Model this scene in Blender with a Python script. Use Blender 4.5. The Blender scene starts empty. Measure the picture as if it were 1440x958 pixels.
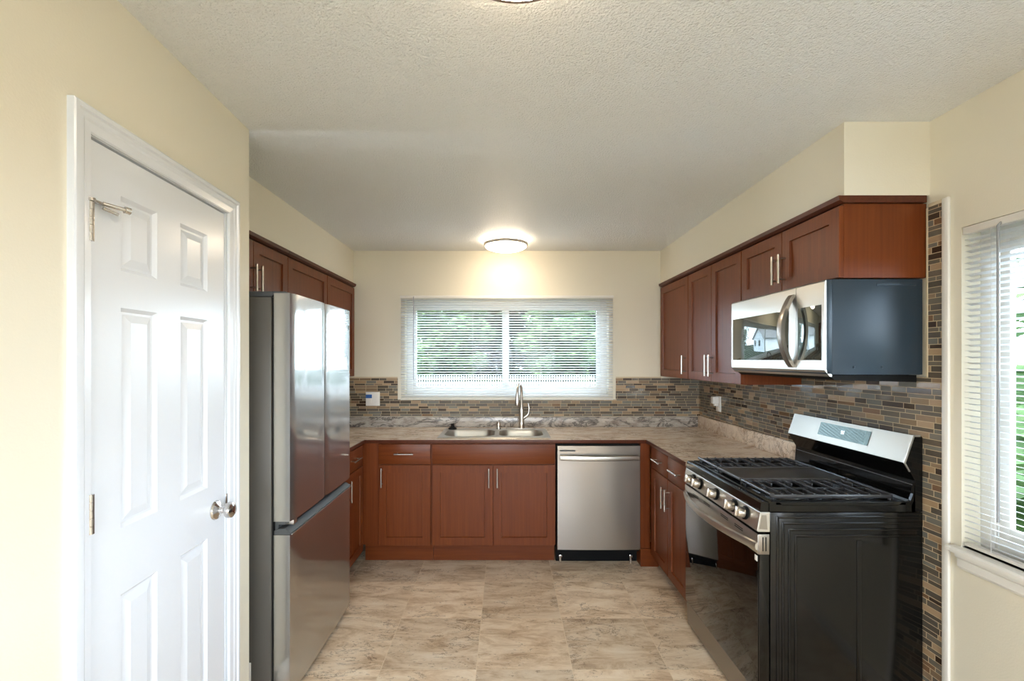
import bpy, bmesh, math, random
from mathutils import Matrix, Vector
random.seed(7)
C = bpy.context.scene.collection
SC = bpy.context.scene

# ------------------------------------------------------------------ camera, world, lights, exposure
F_PX = 647.0
cam_d = bpy.data.cameras.new('camera'); cam = bpy.data.objects.new('camera', cam_d); C.objects.link(cam)
cam.location = (0, 0, 1.5); cam.rotation_euler = (math.radians(90), 0, 0)
cam_d.sensor_width = 36; cam_d.lens = 36 * F_PX / 1440
cam_d.shift_x = 9 / 1440; cam_d.shift_y = 27 / 1440
cam_d.clip_start = 0.02; cam_d.clip_end = 300
SC.camera = cam
SC.view_settings.view_transform = 'Standard'; SC.view_settings.look = 'None'
SC.view_settings.gamma = 1; SC.view_settings.use_curve_mapping = False
SC.view_settings.exposure = 0.40
SC.cycles.max_bounces = 10; SC.cycles.diffuse_bounces = 6; SC.cycles.transparent_max_bounces = 12
SC.cycles.sample_clamp_indirect = 6

w = bpy.data.worlds.new('sky'); SC.world = w; w.use_nodes = True
nt = w.node_tree; bg = nt.nodes['Background']
sky = nt.nodes.new('ShaderNodeTexSky'); sky.sky_type = 'NISHITA'; sky.sun_disc = False
sky.sun_elevation = math.radians(50); sky.sun_rotation = math.radians(200); sky.air_density = 1.0; sky.dust_density = 3.0
mixs = nt.nodes.new('ShaderNodeMix'); mixs.data_type = 'RGBA'; mixs.inputs[0].default_value = 0.55
nt.links.new(sky.outputs[0], mixs.inputs[6]); mixs.inputs[7].default_value = (8.2, 9.6, 11.6, 1)
nt.links.new(mixs.outputs[2], bg.inputs[0]); bg.inputs[1].default_value = 2.0

def light(name, kind, loc, rot, energy, color=(1, 1, 1), size=1, size_y=None, portal=False):
    d = bpy.data.lights.new(name, kind); d.energy = energy; d.color = color
    if kind == 'AREA':
        d.size = size
        if size_y: d.shape = 'RECTANGLE'; d.size_y = size_y
        if portal: d.cycles.is_portal = True
    if kind == 'SUN': d.angle = math.radians(2)
    o = bpy.data.objects.new(name, d); C.objects.link(o); o.location = loc; o.rotation_euler = rot
    return o
R = math.radians; XR_ = 1.675
light('sun', 'SUN', (0, -5, 12), (R(38), 0, R(-12)), 2.5, (1, .97, .93))
light('portal_side', 'AREA', (XR_ + .125, -1.5, 1.45), (R(90), 0, R(90)), 1, (1, 1, 1), 1.1, 1.15, True)
light('portal_rear', 'AREA', (.2, -3.11, 1.5), (R(90), 0, 0), 1, (1, 1, 1), 2.1, 1.2, True)
light('rear_fill_light', 'AREA', (.2, -2.995, 1.5), (R(90), 0, 0), 17, (.82, .91, 1), 2.0, 1.1)  # added cool fill lamp behind the camera, set in the unseen rear opening
light('portal_back', 'AREA', (0, 4.13, 1.6), (R(-90), 0, 0), 1, (1, 1, 1), 1.8, .85, True)
light('portal_right', 'AREA', (1.80, .85, 1.4), (R(90), 0, R(90)), 1, (1, 1, 1), 1.6, 1.2, True)
LAMP = 20.0

# ------------------------------------------------------------------ node helpers and materials
def lin(c):
    return tuple(((v / 255) / 12.92 if v / 255 <= .04045 else ((v / 255 + .055) / 1.055) ** 2.4) for v in c) + (1,)

class NB:
    def __init__(s, name):
        s.m = bpy.data.materials.new(name); s.m.use_nodes = True; s.t = s.m.node_tree
        s.b = s.t.nodes['Principled BSDF']; s.out = s.t.nodes['Material Output']
    def n(s, kind, **k):
        x = s.t.nodes.new('ShaderNode' + kind)
        for a, v in k.items(): setattr(x, a, v)
        return x
    def l(s, a, b): s.t.links.new(a, b)
    def setin(s, sock, v):
        if isinstance(v, bpy.types.NodeSocket): s.l(v, sock)
        elif v is not None: sock.default_value = v
    def math(s, op, a, b=None, c=None):
        x = s.n('Math', operation=op); s.setin(x.inputs[0], a)
        if b is not None: s.setin(x.inputs[1], b)
        if c is not None: s.setin(x.inputs[2], c)
        return x.outputs[0]
    def obj(s): return s.n('TexCoord').outputs['Object']
    def pos(s): return s.n('NewGeometry').outputs['Position']
    def sep(s, v):
        x = s.n('SeparateXYZ'); s.l(v, x.inputs[0]); return x.outputs
    def comb(s, x, y, z):
        c = s.n('CombineXYZ'); s.setin(c.inputs[0], x); s.setin(c.inputs[1], y); s.setin(c.inputs[2], z); return c.outputs[0]
    def scale(s, v, sc, loc=(0, 0, 0), rot=(0, 0, 0)):
        m = s.n('Mapping'); s.l(v, m.inputs[0]); m.inputs['Scale'].default_value = sc; m.inputs['Location'].default_value = loc
        m.inputs['Rotation'].default_value = rot; return m.outputs[0]
    def noise(s, v, sc, det=4, rough=.5, dist=0, col=False):
        x = s.n('TexNoise'); s.l(v, x.inputs['Vector']); x.inputs['Scale'].default_value = sc
        x.inputs['Detail'].default_value = det; x.inputs['Roughness'].default_value = rough; x.inputs['Distortion'].default_value = dist
        return x.outputs['Color' if col else 'Fac']
    def ramp(s, f, stops, interp='LINEAR'):
        x = s.n('ValToRGB'); s.l(f, x.inputs[0]); e = x.color_ramp; e.interpolation = interp
        while len(e.elements) < len(stops): e.elements.new(.5)
        for i, (p, c) in enumerate(stops):
            e.elements[i].position = p; e.elements[i].color = c if len(c) == 4 else lin(c)
        return x.outputs[0]
    def mix(s, f, a, b, mode='MIX'):
        x = s.n('Mix', data_type='RGBA', blend_type=mode); s.setin(x.inputs[0], f); s.setin(x.inputs[6], a); s.setin(x.inputs[7], b)
        return x.outputs[2]
    def bump(s, h, strength=.3, dist=.01):
        x = s.n('Bump'); x.inputs['Strength'].default_value = strength; x.inputs['Distance'].default_value = dist
        s.l(h, x.inputs['Height']); s.l(x.outputs[0], s.b.inputs['Normal'])
    def done(s, col=None, rough=None, metal=None, **k):
        s.setin(s.b.inputs['Base Color'], col); s.setin(s.b.inputs['Roughness'], rough); s.setin(s.b.inputs['Metallic'], metal)
        for a, v in k.items(): s.setin(s.b.inputs[a.replace('_', ' ')], v)
        return s.m

def flat(name, rgb, rough=.5, metal=0, bump=None, **k):
    b = NB(name)
    v = b.obj(); nz = b.noise(v, 9, 3)
    c = b.mix(nz, tuple(x * .96 for x in lin(rgb)[:3]) + (1,), lin(rgb))
    if bump: b.bump(b.noise(v, bump[0], 3), bump[1], bump[2])
    return b.done(c, rough, metal, **k)

def m_paint(name, rgb, rough=.55, sc=160, st=.25):
    b = NB(name); p = b.pos()
    b.bump(b.noise(p, sc, 3, .6), st, .002)
    return b.done(lin(rgb), rough)
M = {}
M['wall'] = m_paint('cream_wall_paint', (226, 220, 202), .5)
M['white_paint'] = m_paint('white_gloss_paint', (222, 226, 232), .22, 90, .10)
M['trim_paint'] = m_paint('trim_paint', (232, 230, 224), .3, 60, .05)

b = NB('popcorn_ceiling'); p = b.pos()
v = b.n('TexVoronoi', feature='F1'); v.inputs['Scale'].default_value = 120; b.l(p, v.inputs['Vector'])
n1 = b.noise(p, 130, 4, .65)
h = b.math('ADD', b.math('MULTIPLY', v.outputs['Distance'], -.8), b.math('MULTIPLY', n1, 1.6))
b.bump(h, .9, .006)
M['ceiling'] = b.done(lin((240, 242, 240)), .5)

def m_wood(name, axis, a=(120, 60, 24), bb=(98, 46, 17)):
    b = NB(name); o = b.obj(); sc = [70, 70, 70]; sc[axis] = 2.2
    rnd = b.n('ObjectInfo').outputs['Random']
    off = b.n('VectorMath', operation='ADD'); b.l(o, off.inputs[0]); b.l(b.comb(rnd, rnd, rnd), off.inputs[1])
    s1 = b.noise(b.scale(off.outputs[0], sc), 1, 5, .6)
    s2 = b.noise(off.outputs[0], 3, 2)
    c = b.ramp(s1, [(.3, bb), (.7, a)])
    c = b.mix(b.math('MULTIPLY', s2, .35), c, lin((84, 38, 14)))
    b.bump(s1, .06, .001)
    return b.done(c, .36, 0, Specular_IOR_Level=.25)
M['wood'] = m_wood('cherry_wood_upright_grain', 2)
M['wood_x'] = m_wood('cherry_wood_grain_along', 0)
M['wood_y'] = m_wood('cherry_wood_grain_deep', 1)
M['wood_dark'] = m_wood('dark_cherry_edge', 1, (92, 50, 34), (74, 38, 26))
M['reveal'] = flat('dark_reveal', (38, 20, 13), .6)

def m_steel(name, rgb, rough, axis=1, st=.04, wide=.45, share=.5):
    """two lobes, as on real brushed sheet: a fairly sharp reflection over a broad one"""
    b = NB(name); o = b.obj(); sc = [300, 300, 300]; sc[axis] = 3
    s1 = b.noise(b.scale(o, sc), 1, 3, .5)
    b.bump(s1, st, .0005)
    nrm = b.b.inputs['Normal'].links[0].from_socket
    r = b.math('ADD', b.math('MULTIPLY', s1, .06), rough - .03)
    b.done(lin(rgb), r, 1.0)
    p2 = b.n('BsdfPrincipled'); p2.inputs['Base Color'].default_value = lin(rgb); p2.inputs['Metallic'].default_value = 1; p2.inputs['Roughness'].default_value = wide
    b.l(nrm, p2.inputs['Normal']); mx = b.n('MixShader'); mx.inputs[0].default_value = share
    b.l(b.b.outputs[0], mx.inputs[1]); b.l(p2.outputs[0], mx.inputs[2]); b.l(mx.outputs[0], b.out.inputs[0])
    return b.m
M['steel'] = m_steel('brushed_stainless', (196, 196, 194), .07, 1, .015, .42, .32)
M['steel_x'] = m_steel('brushed_stainless_across', (156, 150, 142), .18, 0)
M['steel_soft'] = m_steel('satin_stainless', (200, 197, 190), .22)
M['steel_plate'] = m_steel('satin_panel_stainless', (168, 165, 156), .3)
M['nickel'] = m_steel('satin_nickel', (200, 194, 186), .18, 2, .04, .4, .35)
M['chrome'] = m_steel('bright_nickel', (208, 204, 200), .08, 2, .02, .3, .2)
M['fridge_side'] = flat('fridge_side_grey', (92, 88, 82), .45, .3, (300, .2, .001))
M['fridge_dark'] = flat('dark_grey_plastic', (66, 68, 68), .5)
M['black'] = flat('matte_black', (10, 10, 10), .6, 0, None, Specular_IOR_Level=.15)
M['black_gloss'] = flat('black_enamel', (13, 13, 12), .12, 0, None, Specular_IOR_Level=.32)
M['black_glass'] = flat('black_oven_glass', (6, 6, 6), .03, 0, None, Specular_IOR_Level=.7)
M['iron'] = flat('cast_iron', (50, 50, 52), .24, .0, (200, .1, .001))
M['griddle'] = flat('griddle_plate', (66, 64, 62), .45)
M['micro_side'] = flat('microwave_side_paint', (42, 56, 68), .33, .1)
M['micro_glass'] = flat('dark_mirror_glass', (112, 118, 116), .03, .9)
M['display'] = flat('clock_glass', (62, 74, 68), .05, .6)
M['white_plastic'] = flat('white_plastic', (236, 234, 228), .35)
M['blue'] = flat('blue_tape', (40, 92, 160), .5)
M['fence'] = flat('white_fence', (150, 150, 150), .8, 0, None, Specular_IOR_Level=.1)
M['siding'] = flat('white_siding', (225, 226, 228), .6)
M['roof'] = flat('grey_shingles', (120, 116, 116), .8)
M['bark'] = flat('bark', (90, 72, 56), .9)
M['grout'] = flat('beige_grout', (202, 186, 158), .8)
M['chain'] = flat('cord_white', (220, 220, 218), .5)
M['wand'] = flat('clear_grey_wand', (150, 152, 156), .15)

b = NB('digit_light'); e = b.done(lin((230, 240, 255)), .5); b.b.inputs['Emission Color'].default_value = (.85, .93, 1, 1); b.b.inputs['Emission Strength'].default_value = 1.2
M['digit'] = e
b = NB('lamp_glass'); b.b.inputs['Emission Color'].default_value = (1, .82, .62, 1); b.b.inputs['Emission Strength'].default_value = LAMP
M['lamp'] = b.done((.9, .88, .82, 1), .3)

# thin clear glass
b = NB('window_glass'); tr = b.n('BsdfTransparent'); gl = b.n('BsdfGlossy'); gl.inputs['Roughness'].default_value = .02
fr = b.n('Fresnel'); fr.inputs[0].default_value = 1.18; mx = b.n('MixShader')
b.l(fr.outputs[0], mx.inputs[0]); b.l(tr.outputs[0], mx.inputs[1]); b.l(gl.outputs[0], mx.inputs[2]); b.l(mx.outputs[0], b.out.inputs[0])
tr.inputs[0].default_value = (.97, .99, .98, 1)
M['glass'] = b.m
# blind slats, a little light passes
b = NB('blind_slat'); di = b.n('BsdfDiffuse'); tl = b.n('BsdfTranslucent'); mx = b.n('MixShader'); mx.inputs[0].default_value = .5
di.inputs[0].default_value = lin((240, 242, 243)); tl.inputs[0].default_value = lin((240, 240, 238))
nz = b.noise(b.obj(), 20, 2); b.l(b.ramp(nz, [(0, (236, 238, 240)), (1, (244, 245, 246))]), di.inputs[0])
b.l(di.outputs[0], mx.inputs[1]); b.l(tl.outputs[0], mx.inputs[2]); b.l(mx.outputs[0], b.out.inputs[0])
M['slat'] = b.m
# leaves
def m_leaf(name, c1, c2):
    b = NB(name); di = b.n('BsdfDiffuse'); tl = b.n('BsdfTranslucent'); mx = b.n('MixShader'); mx.inputs[0].default_value = .35
    c = b.ramp(b.noise(b.pos(), 1.3, 3), [(.3, c1), (.7, c2)])
    b.l(c, di.inputs[0]); b.l(c, tl.inputs[0]); b.l(di.outputs[0], mx.inputs[1]); b.l(tl.outputs[0], mx.inputs[2]); b.l(mx.outputs[0], b.out.inputs[0])
    return b.m
M['leaf'] = m_leaf('leaf_light', (66, 88, 56), (110, 132, 92))
M['leaf_dark'] = m_leaf('leaf_dark', (28, 44, 30), (58, 76, 52))
b = NB('lawn'); M['lawn'] = b.done(b.ramp(b.noise(b.pos(), 2, 4), [(.3, (20, 30, 12)), (.7, (28, 40, 18))]), .9, 0, Specular_IOR_Level=0.0)

# linear mosaic: rows of three heights, random lengths in each row
def m_mosaic():
    b = NB('linear_glass_stone_mosaic'); x, y, z = b.sep(b.pos())
    u = b.math('ADD', x, y); per = .066
    zz = b.math('DIVIDE', z, per); base = b.math('FLOOR', zz); f = b.math('FRACT', zz)
    c1, c2 = .37, .63
    s1 = b.math('GREATER_THAN', f, c1); s2 = b.math('GREATER_THAN', f, c2)
    row = b.math('ADD', b.math('MULTIPLY', base, 3), b.math('ADD', s1, s2))
    wn = b.n('TexWhiteNoise', noise_dimensions='1D'); b.l(row, wn.inputs['W'])
    uu = b.math('ADD', b.math('MULTIPLY', u, 11.5), b.math('MULTIPLY', wn.outputs['Value'], 71.3))
    def vor(feat):
        v = b.n('TexVoronoi', voronoi_dimensions='1D', feature=feat); v.inputs['Scale'].default_value = 1; v.inputs['Randomness'].default_value = .85
        b.l(uu, v.inputs['W']); return v
    vc = vor('F1'); ve = vor('DISTANCE_TO_EDGE')
    g1 = b.math('LESS_THAN', ve.outputs['Distance'], .017)
    dz = b.math('MINIMUM', b.math('MINIMUM', f, b.math('SUBTRACT', 1, f)), b.math('MINIMUM', b.math('ABSOLUTE', b.math('SUBTRACT', f, c1)), b.math('ABSOLUTE', b.math('SUBTRACT', f, c2))))
    g2 = b.math('LESS_THAN', dz, .019)
    g = b.math('MAXIMUM', g1, g2)
    r = b.n('SeparateColor'); b.l(vc.outputs['Color'], r.inputs[0])
    rr = b.math('FRACT', b.math('ADD', r.outputs[0], b.math('MULTIPLY', wn.outputs['Value'], 3.7)))
    col = b.ramp(rr, [(0, (98, 92, 84)), (.17, (70, 56, 46)), (.28, (116, 110, 100)), (.47, (176, 152, 124)), (.58, (106, 98, 88)), (.72, (146, 126, 104)), (.80, (120, 120, 114)), (.95, (128, 98, 72))], 'CONSTANT')
    st = b.noise(b.scale(b.comb(u, z, 0), (6, 60, 1)), 6, 3)
    col = b.mix(.35, col, b.mix(st, lin((60, 50, 40)), lin((190, 176, 150))), 'OVERLAY')
    col = b.mix(g, col, lin((196, 176, 144)))
    rg = b.math('ADD', b.math('MULTIPLY', b.math('GREATER_THAN', r.outputs[1], .45), .38), .14)
    rg = b.math('MAXIMUM', rg, b.math('MULTIPLY', g, .85))
    hb = b.math('ADD', b.math('SUBTRACT', 1, g), b.math('MULTIPLY', r.outputs[2], .3))
    b.bump(hb, .5, .002)
    return b.done(col, rg)
M['mosaic'] = m_mosaic()

def m_floor():
    b = NB('travertine_floor_tile'); p = b.pos(); x, y, z = b.sep(p)
    px, py = .464, .440
    ux = b.math('DIVIDE', b.math('ADD', x, .141 + 10 * px), px); uy = b.math('DIVIDE', b.math('SUBTRACT', y, 2.666 - 20 * py), py)
    fx, fy = b.math('FRACT', ux), b.math('FRACT', uy)
    ix, iy = b.math('FLOOR', ux), b.math('FLOOR', uy)
    wn = b.n('TexWhiteNoise', noise_dimensions='2D'); b.l(b.comb(ix, iy, 0), wn.inputs['Vector'])
    q = b.n('VectorMath', operation='ADD'); sc = b.n('VectorMath', operation='SCALE'); b.l(wn.outputs['Color'], sc.inputs[0]); sc.inputs['Scale'].default_value = 30
    b.l(p, q.inputs[0]); b.l(sc.outputs[0], q.inputs[1]); q = q.outputs[0]
    rq = b.scale(q, (1.5, 4.5, 1), rot=(0, 0, .35))
    cloud = b.noise(rq, 2.6, 10, .74, .5)
    col = b.ramp(cloud, [(.30, (166, 136, 106)), (.43, (206, 180, 148)), (.53, (228, 208, 180)), (.68, (240, 226, 204))])
    vn = b.noise(rq, 2.4, 10, .72, 1.6)
    vein = b.math('LESS_THAN', b.math('ABSOLUTE', b.math('SUBTRACT', vn, .5)), .012)
    msk = b.math('GREATER_THAN', b.noise(q, 3.2, 2), .54)
    col = b.mix(b.math('MULTIPLY', b.math('MULTIPLY', vein, msk), .75), col, lin((112, 88, 66)))
    pit = b.noise(b.scale(q, (1, 2, 1)), 42, 5, .72)
    pm = b.math('GREATER_THAN', b.noise(q, 5, 3), .5)
    pits = b.math('MULTIPLY', b.math('LESS_THAN', pit, .40), pm)
    col = b.mix(b.math('MULTIPLY', pits, .6), col, lin((120, 98, 76)))
    tone = b.math('MULTIPLY_ADD', wn.outputs['Value'], .22, .83)
    hs = b.n('HueSaturation'); b.l(col, hs.inputs['Color']); b.l(tone, hs.inputs['Value']); hs.inputs['Saturation'].default_value = .95
    ex = b.math('MULTIPLY', b.math('MINIMUM', fx, b.math('SUBTRACT', 1, fx)), px); ey = b.math('MULTIPLY', b.math('MINIMUM', fy, b.math('SUBTRACT', 1, fy)), py)
    g = b.math('LESS_THAN', b.math('MINIMUM', ex, ey), .0016)
    col = b.mix(g, hs.outputs[0], lin((222, 204, 176)))
    b.bump(b.math('SUBTRACT', b.math('MULTIPLY', cloud, .4), b.math('ADD', pits, g)), .15, .002)
    return b.done(col, b.math('MULTIPLY_ADD', cloud, .15, .26))
M['floor'] = m_floor()

def m_granite(name, light_c, mid, dark, amount, rot):
    b = NB(name); p = b.pos()
    q = b.scale(p, (2.0, 5.0, 5.0), rot=rot)
    base = b.noise(q, 3.0, 9, .7, 1.0)
    col = b.ramp(base, [(.34, mid), (.5, light_c), (.68, tuple(min(255, c + 16) for c in light_c))])
    vn = b.noise(q, 1.4, 10, .66, 2.2)
    d = b.math('ABSOLUTE', b.math('SUBTRACT', vn, .5))
    vein = b.ramp(d, [(0, (255, 255, 255)), (.018 + amount * .03, (0, 0, 0))])
    msk = b.ramp(b.noise(p, 3.1, 3), [(.5 - amount * .25, (0, 0, 0)), (.62 - amount * .2, (255, 255, 255))])
    col = b.mix(b.math('MULTIPLY', b.math('MULTIPLY', vein, msk), .85), col, lin(dark))
    sp = b.ramp(b.noise(p, 120, 3, .7), [(.36, (0, 0, 0)), (.44, (255, 255, 255))])
    col = b.mix(b.math('MULTIPLY', b.math('SUBTRACT', 1, sp), .35), col, lin(mid))
    return b.done(col, .22, 0)
M['granite'] = m_granite('counter_stone', (216, 200, 182), (180, 154, 132), (96, 76, 64), .3, (0, 0, .25))
M['granite_splash'] = m_granite('splash_stone', (176, 168, 158), (132, 120, 112), (46, 44, 46), 1.0, (.3, .25, .5))

# ------------------------------------------------------------------ mesh builder
class MB:
    def __init__(s, mat=None): s.bm = bmesh.new(); s.M = mat or Matrix.Identity(4); s.smooth = False
    def _merge(s, t, M2=None):
        mm = s.M @ (M2 or Matrix.Identity(4)); mp = {}
        for v in t.verts: mp[v] = s.bm.verts.new(mm @ v.co)
        for f in t.faces:
            try: s.bm.faces.new([mp[v] for v in f.verts])
            except ValueError: pass
        t.free(); return s
    def box(s, x0, x1, y0, y1, z0, z1, bev=0, seg=2):
        t = bmesh.new(); bmesh.ops.create_cube(t, size=1)
        for v in t.verts: v.co = Vector(((x0 + x1) / 2 + v.co.x * abs(x1 - x0), (y0 + y1) / 2 + v.co.y * abs(y1 - y0), (z0 + z1) / 2 + v.co.z * abs(z1 - z0)))
        if bev: bmesh.ops.bevel(t, geom=list(t.edges), offset=bev, segments=seg, profile=.5, affect='EDGES'); s.smooth = True
        return s._merge(t)
    def prism(s, pts, axis, a0, a1, bev=0):
        t = bmesh.new()
        def P(p, a):
            return Vector((a, p[0], p[1])) if axis == 0 else Vector((p[0], a, p[1])) if axis == 1 else Vector((p[0], p[1], a))
        A = [t.verts.new(P(p, a0)) for p in pts]; B = [t.verts.new(P(p, a1)) for p in pts]
        t.faces.new(A); t.faces.new(B[::-1]); n = len(pts)
        for i in range(n): t.faces.new([A[i], B[i], B[(i + 1) % n], A[(i + 1) % n]])
        bmesh.ops.recalc_face_normals(t, faces=t.faces)
        if bev: bmesh.ops.bevel(t, geom=list(t.edges), offset=bev, segments=2, profile=.5, affect='EDGES'); s.smooth = True
        return s._merge(t)
    def cyl(s, p0, p1, r, seg=20, r2=None):
        p0, p1 = Vector(p0), Vector(p1); d = p1 - p0
        t = bmesh.new(); bmesh.ops.create_cone(t, cap_ends=True, segments=seg, radius1=r, radius2=r if r2 is None else r2, depth=d.length)
        q = d.to_track_quat('Z', 'Y').to_matrix().to_4x4(); s.smooth = True
        return s._merge(t, Matrix.Translation((p0 + p1) / 2) @ q)
    def lathe(s, c, prof, direction=(0, 0, 1), seg=40):
        t = bmesh.new(); rings = []; s.smooth = True
        for r, h in prof:
            if r < 1e-6: rings.append([t.verts.new((0, 0, h))])
            else: rings.append([t.verts.new((r * math.cos(2 * math.pi * i / seg), r * math.sin(2 * math.pi * i / seg), h)) for i in range(seg)])
        for a, bb in zip(rings, rings[1:]):
            for i in range(seg):
                j = (i + 1) % seg
                f = [a[i % len(a)], a[j % len(a)], bb[j % len(bb)], bb[i % len(bb)]]
                f = list(dict.fromkeys(f))
                if len(f) >= 3: t.faces.new(f)
        q = Vector(direction).to_track_quat('Z', 'Y').to_matrix().to_4x4()
        return s._merge(t, Matrix.Translation(c) @ q)
    def tube(s, pts, r, seg=14, radii=None):
        pts = [Vector(p) for p in pts]; t = bmesh.new(); rings = []; s.smooth = True; up = None
        for i, p in enumerate(pts):
            d = (pts[min(i + 1, len(pts) - 1)] - pts[max(i - 1, 0)]).normalized()
            if up is None: up = d.orthogonal().normalized()
            up = (up - d * up.dot(d)).normalized(); sd = d.cross(up); rr = radii[i] if radii else r
            rings.append([t.verts.new(p + (up * math.cos(2 * math.pi * k / seg) + sd * math.sin(2 * math.pi * k / seg)) * rr) for k in range(seg)])
        for a, bb in zip(rings, rings[1:]):
            for k in range(seg): t.faces.new([a[k], a[(k + 1) % seg], bb[(k + 1) % seg], bb[k]])
        t.faces.new(rings[0][::-1]); t.faces.new(rings[-1])
        return s._merge(t)
    def loft(s, rings):
        t = bmesh.new(); rs = [[t.verts.new(p) for p in r] for r in rings]; n = len(rs[0])
        for a, bb in zip(rs, rs[1:]):
            for k in range(n): t.faces.new([a[k], a[(k + 1) % n], bb[(k + 1) % n], bb[k]])
        t.faces.new(rs[0][::-1]); t.faces.new(rs[-1]); return s._merge(t)

OFF = {}
def base_of(o): return OFF.get(o.name, Vector((0, 0, 0))) if o else Vector((0, 0, 0))
def obj(name, mb, mat, parent=None, smooth=None):
    bm = mb.bm; bmesh.ops.recalc_face_normals(bm, faces=bm.faces)
    cs = [v.co for v in bm.verts]
    lo = Vector([min(c[i] for c in cs) for i in range(3)]); hi = Vector([max(c[i] for c in cs) for i in range(3)]); ctr = (lo + hi) / 2
    for v in bm.verts: v.co -= ctr
    if mb.smooth if smooth is None else smooth:
        for f in bm.faces: f.smooth = True
        for e in bm.edges:
            if len(e.link_faces) != 2 or e.calc_face_angle(0) > R(38): e.smooth = False
    me = bpy.data.meshes.new(name); bm.to_mesh(me); bm.free()
    me.materials.append(M[mat] if isinstance(mat, str) else mat)
    o = bpy.data.objects.new(name, me); C.objects.link(o); o.parent = parent
    o.location = ctr - base_of(parent); OFF[o.name] = ctr
    return o
def thing(name, label, cat, loc, group=None):
    o = bpy.data.objects.new(name, None); C.objects.link(o); o.location = loc; o.empty_display_size = .1
    OFF[o.name] = Vector(loc); return tag(o, label, cat, group)
def tag(o, label, cat, group=None):
    o['label'] = label; o['category'] = cat
    if group: o['group'] = group
    return o
def struct(name, mb, mat, parent=None, smooth=None):
    o = obj(name, mb, mat, parent, smooth)
    if parent is None: o['kind'] = 'structure'
    return o

# ------------------------------------------------------------------ the setting
YB, XR, XL, H, YR = 3.97, 1.675, -1.655, 2.44, -3.0
struct('floor', MB().box(-1.9, 1.9, YR - .1, YB + .1, -.06, 0), 'floor')
struct('ceiling', MB().box(-1.9, 1.9, YR - .1, YB + .1, H, H + .1), 'ceiling')
# back wall with window opening
WX0, WX1, WZ0, WZ1 = -.868, .888, 1.185, 2.018
m = MB(); m.box(-1.9, WX0, YB, YB + .14, -.06, H); m.box(WX1, 1.9, YB, YB + .14, -.06, H)
m.box(WX0, WX1, YB, YB + .14, -.06, WZ0); m.box(WX0, WX1, YB, YB + .14, WZ1, H); struct('wall_back', m, 'wall')
# right wall with window opening
RY0, RY1, RZ0, RZ1 = .05, 1.69, .815, 1.985
m = MB(); m.box(XR, XR + .13, RY1, YB, -.06, H); m.box(XR, XR + .13, -1.0, RY0, -.06, H); m.box(XR, XR + .13, YR, -2.0, -.06, H); m.box(XR, XR + .13, -2.0, -1.0, 2.0, H); m.box(XR, XR + .13, -2.0, -1.0, -.06, .9)
m.box(XR, XR + .13, RY0, RY1, -.06, RZ0); m.box(XR, XR + .13, RY0, RY1, RZ1, H); struct('wall_right', m, 'wall')
m = MB(); m.box(XL - .12, XL, 1.9, YB, -.06, H); struct('wall_left', m, 'wall')
# rear wall
m = MB(); m.box(-1.9, -.85, YR - .12, YR, 0, H); m.box(1.25, 1.9, YR - .12, YR, 0, H); m.box(-.85, 1.25, YR - .12, YR, 0, .9); m.box(-.85, 1.25, YR - .12, YR, 2.1, H); struct('wall_rear', m, 'wall')
m = MB(); ya, yb = YR - .09, YR - .04; m.box(-.85, -.80, ya, yb, .9, 2.1); m.box(1.20, 1.25, ya, yb, .9, 2.1); m.box(-.80, 1.20, ya, yb, .9, .95); m.box(-.80, 1.20, ya, yb, 2.05, 2.1); m.box(.175, .225, ya, yb, .95, 2.05); struct('window_3', m, 'white_plastic')
# soffits
m = MB(); m.box(1.337, XR, 1.817, YB, 2.15, H); struct('wall_soffit_right', m, 'wall')
m = MB(); m.box(XL, -1.313, 1.9, YB, 2.15, H); struct('wall_soffit_left', m, 'wall')
# closet wall, turned 2.95 degrees
MC = Matrix.Translation((-1.05, 1.883, 0)) @ Matrix.Rotation(math.asin(.0514), 4, 'Z')
D0, D1, DZ = .160, .772, 2.050       # opening, measured from the corner towards the camera
m = MB(MC); m.box(-.10, 0, -D0, 0, 0, H); m.box(-.10, 0, -4.9, -D1, 0, H); m.box(-.10, 0, -D1, -D0, DZ, H)
m.box(-.70, -.10, -.10, 0, 0, H); struct('wall_closet', m, 'wall')
m = MB(MC); m.box(-.70, -.10, -4.9, -4.85, 0, H); m.box(-.75, -.70, -4.9, 0, 0, H); struct('wall_closet_inner', m, 'wall')

m = MB(MC)
prof = [(0, 0), (.016, 0), (.018, .004), (.018, .014), (.013, .018), (.013, .030), (.010, .036), (.008, .056), (.004, .060), (0, .060)]
# profile: (thickness, distance from outer edge inwards)
o0, o1, oz = .102, .828, 2.108
m.loft([[(t_, -(o0 + d), 0) for t_, d in prof], [(t_, -(o0 + d), oz - d) for t_, d in prof], [(t_, -(o1 - d), oz - d) for t_, d in prof], [(t_, -(o1 - d), 0) for t_, d in prof]])
struct('trim_1', m, 'white_paint', smooth=False)
m = MB(MC); m.box(-.10, -.001, -D0 - .012, -D0, 0, DZ); m.box(-.10, -.001, -D1, -D1 + .006, 0, DZ); m.box(-.10, -.001, -D1, -D0, DZ - .004, DZ)
struct('trim_2', m, 'white_paint')
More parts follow.
